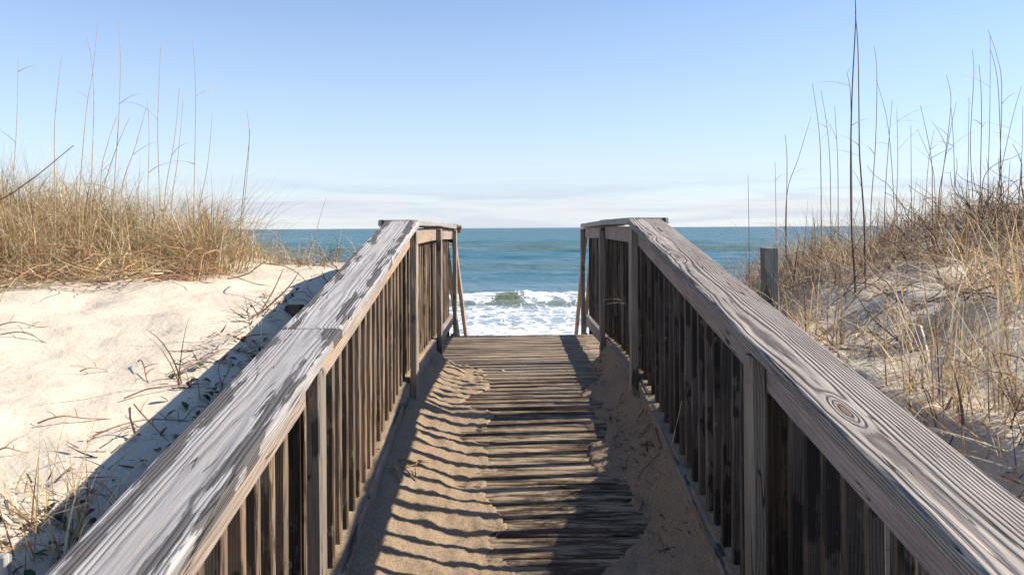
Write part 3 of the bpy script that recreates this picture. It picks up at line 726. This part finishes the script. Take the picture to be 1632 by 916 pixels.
parts = []
for i in range(260):
    px = random.uniform(1080, 1700); Y = random.uniform(3.0, 7.0); x = (px - HX) / FPX * Y
    if x < 1.15: continue
    parts.append(tube(thicket(x, Y, random.randint(4, 8), random.uniform(.03, .08), (-.1, .9)), .0034, .0016, random.choice([(.16, .09, .06), (.24, .15, .10), (.34, .24, .15)])))
g = obj_from('dead_twigs', parts, M['stem']); tag(g, 'scattered thin dead twigs lying among the straw around the stake', 'twigs', kind='stuff')
parts = []
for i in range(45):
    px = random.uniform(470, 585); Y = random.uniform(5.3, 6.4); x = (px - HX) / FPX * Y
    parts.append(tube(thicket(x, Y, 6, .045, (.0, 1.1)), .0032, .0015, random.choice([(.16, .10, .06), (.26, .18, .10)])))
g = obj_from('bramble', parts, M['stem']); tag(g, 'low dry bramble on the dune crest next to the pale cap board', 'bramble', kind='stuff')

# twigs lying on the bare sand
def twig(px0, px1, Y0, Y1, r, col, label, group=None, n=9, lift=.012, w=.02):
    a, b = (px0 - HX) / FPX * Y0, (px1 - HX) / FPX * Y1
    pts = []
    for i in range(n):
        f = i / (n - 1); x = a + (b - a) * f; y = Y0 + (Y1 - Y0) * f + w * math.sin(f * 4 + px0)
        pts.append((x, y, H(x, y) + lift * (1 + 1.2 * math.sin(f * 5))))
    o = obj_from('twig', tube(spline(pts, 30), r, r * .5, col), M['stem']); tag(o, label, 'twig', group)
    for _ in range(2):
        p = Vector(pts[random.randint(2, n - 3)]); q = p + Vector((random.uniform(-.06, .06), random.uniform(-.05, .05), random.uniform(.01, .04)))
        obj_from('side_shoot', tube(spline([p, (p + q) / 2 + Vector((0, 0, .006)), q], 6), r * .6, r * .3, col), M['stem'], o)
TW = 'thin reddish twig lying on the open bare sand'
for a_ in ((-10, 92, 3.42, 3.5), (0, 85, 3.3, 3.32), (60, 190, 2.55, 2.62), (200, 330, 2.75, 2.9), (210, 270, 2.7, 2.5), (130, 175, 3.0, 3.0), (-10, 60, 2.35, 2.4), (215, 245, 3.05, 2.9), (280, 420, 2.95, 3.3), (150, 320, 2.45, 2.7)):
    twig(*a_, .0028, random.choice(RED), TW, 'twigs on the bare sand')
twig(230, 355, 4.35, 4.5, .006, (.36, .17, .09), 'thick red creeper stem trailing out of the golden grass onto sand', lift=.02)
twig(240, 460, 4.55, 4.7, .005, (.36, .20, .11), 'long curved creeper stem running from the golden grass towards the railing', lift=.02)
# two dry stalks leaning out of the sand next to the short stake
for pp, yb, lb in (([(452, 425), (430, 470), (385, 540)], 3.7, 'dry jointed stalk leaning over the sand by the short dark stake, steeper of two'), ([(476, 432), (450, 465), (375, 530)], 3.75, 'dry jointed stalk leaning over the sand by the short dark stake, flatter of two')):
    stalk(pp, yb, .0055, (.48, .36, .20), lb, leaves=3)

# leafy plants in the shade of the railing
def leafy(x, y, n, label, group):
    parts = []; root = None
    st_ = []
    for i in range(max(3, n // 6)):
        st_.append(tube(wander(x + random.uniform(-.03, .03), y + random.uniform(-.03, .03), 6, .035, random.uniform(0, 6.28), .3, .004, random.uniform(.0, .025)), .0018, .001, (.20, .09, .07)))
    root = obj_from('creeping_plant', st_, M['stem']); tag(root, label, 'plant', group)
    for i in range(int(n * 1.8)):
        lx, ly = x + random.gauss(0, .06), y + random.gauss(0, .08); lz = H(lx, ly) + random.uniform(.006, .03)
        a_ = random.uniform(0, 6.28); L = random.uniform(.022, .042); wd = L * .62; tl = random.uniform(-.5, .5)
        d = Vector((math.cos(a_), math.sin(a_), tl)).normalized(); s_ = Vector((-math.sin(a_), math.cos(a_), random.uniform(-.4, .4))).normalized()
        p = Vector((lx, ly, lz)); vs = []
        for (u, w_) in ((0, .05), (.25, .42), (.55, .5), (.82, .3), (1, .02)):
            c_ = p + d * L * u + Vector((0, 0, -.25 * L * u * u)); vs += [c_ - s_ * wd * w_ + Vector((0, 0, .15 * L * w_)), c_, c_ + s_ * wd * w_ + Vector((0, 0, .15 * L * w_))]
        q = []
        for r_ in range(4): q += [[r_ * 3, r_ * 3 + 1, r_ * 3 + 4, r_ * 3 + 3], [r_ * 3 + 1, r_ * 3 + 2, r_ * 3 + 5, r_ * 3 + 4]]
        c = random.choice([(.045, .085, .035), (.06, .10, .03), (.11, .035, .04), (.16, .05, .03), (.05, .06, .03), (.09, .03, .05)])
        obj_from('leaf', (np.array([tuple(v_) for v_ in vs]), np.array(q), np.repeat(np.array([c]), len(vs), 0)), M['leaf'], root)
for (px, py, Y, n) in ((60, 840, 1.72, 16), (130, 800, 1.85, 16), (105, 870, 1.62, 14), (180, 790, 1.95, 10), (290, 640, 2.55, 14), (330, 610, 2.8, 12), (400, 560, 3.2, 10), (75, 770, 1.95, 9), (225, 750, 2.08, 3), (345, 585, 2.95, 12), (425, 530, 3.35, 12), (270, 690, 2.35, 9), (30, 880, 1.6, 14), (500, 462, 4.3, 10), (150, 850, 1.75, 12)):
    a = at(px, py, Y); leafy(a.x, a.y, n, 'low creeping plant with small dark leaves in the shadow of the pale cap board', 'creeping plants in the railing shadow')

# litter on the deck
def reed(px, py, Y, L, az_, r, col, label, group, lift=.008):
    a = at(px, py, Y); pts = []
    for i in range(5):
        f = i / 4 - .5; x, y = a.x + L * f * math.cos(az_), a.y + L * f * math.sin(az_)
        pts.append((x, y, max(H(x, y), float(deckz(y))) + lift + .012 * math.sin(3 * f + px)))
    o = obj_from('reed_fragment', tube(spline(pts, 12), r, r * .6, col, 5), M['stem']); return tag(o, label, 'reed', group)
for (px, py, Y, L, a_) in ((640, 790, 3.62, .16, .9), (655, 780, 3.68, .13, .3), (630, 800, 3.55, .12, 2.0), (668, 775, 3.72, .10, 1.2), (648, 798, 3.58, .09, 2.6), (620, 790, 3.6, .10, .2), (680, 768, 3.75, .09, .6), (660, 792, 3.6, .08, 1.7)):
    reed(px, py, Y, L, a_, .0042, random.choice([(.46, .32, .17), (.30, .18, .09), (.55, .42, .25)]), 'broken dry reed piece in the heap on the drifted sand of the sunny deck edge', 'reed heap on the deck sand')
reed(802, 591, 5.75, .07, 1.0, .005, (.72, .62, .45), 'short pale reed piece lying alone on the deck boards', None)
for i in range(16):
    px = random.uniform(985, 1060); Y = random.uniform(3.2, 4.6); 
    reed(px, 0, Y, random.uniform(.05, .16), random.uniform(0, 3.1), .0028, random.choice([(.16, .10, .06), (.26, .18, .11)]), 'small dark twig on the shaded sand drift beside the grained railing', 'twigs on the shaded deck sand')
stalk([(1085, 640), (1065, 720), (1035, 800)], 3.35, .0025, (.40, .30, .19), 'thin dry stem leaning on the shaded railing from the deck sand', leaves=0)

# fragments of leaf and bark caught in the sand along the shaded edge of the deck
n = 420; ys = rng.uniform(2.7, 6.0, n); xs = CX + rng.uniform(.40, .63, n)
k_ = vnoise(xs * 9, ys * 5, 131) > -.05; xs, ys = xs[k_], ys[k_]
g = obj_from('leaf_litter', litter(xs, ys, rng.uniform(.015, .07, len(xs)), .007, np.array([(.07, .045, .03), (.13, .08, .05), (.22, .15, .09)]), lift=.012), M['grass'])
tag(g, 'dark leaf and bark litter on the sand drift along the shaded deck edge', 'litter', kind='stuff')

# dead leaves and stems in the strip of sand that the railing shades
n = 520; ys = rng.uniform(1.4, 4.9, n); xs = CX - rng.uniform(.95, 1.38, n)
k_ = vnoise(xs * 4, ys * 2.2, 137) > .0; xs, ys = xs[k_], ys[k_]
g = obj_from('leaf_litter', litter(xs, ys, rng.uniform(.02, .13, len(xs)), .007, np.array([(.06, .04, .03), (.11, .07, .045), (.20, .13, .08), (.42, .30, .16)]), lift=.02), M['grass'])
tag(g, 'dark dead leaf litter on the sand strip shaded by the pale-capped railing', 'litter', kind='stuff')
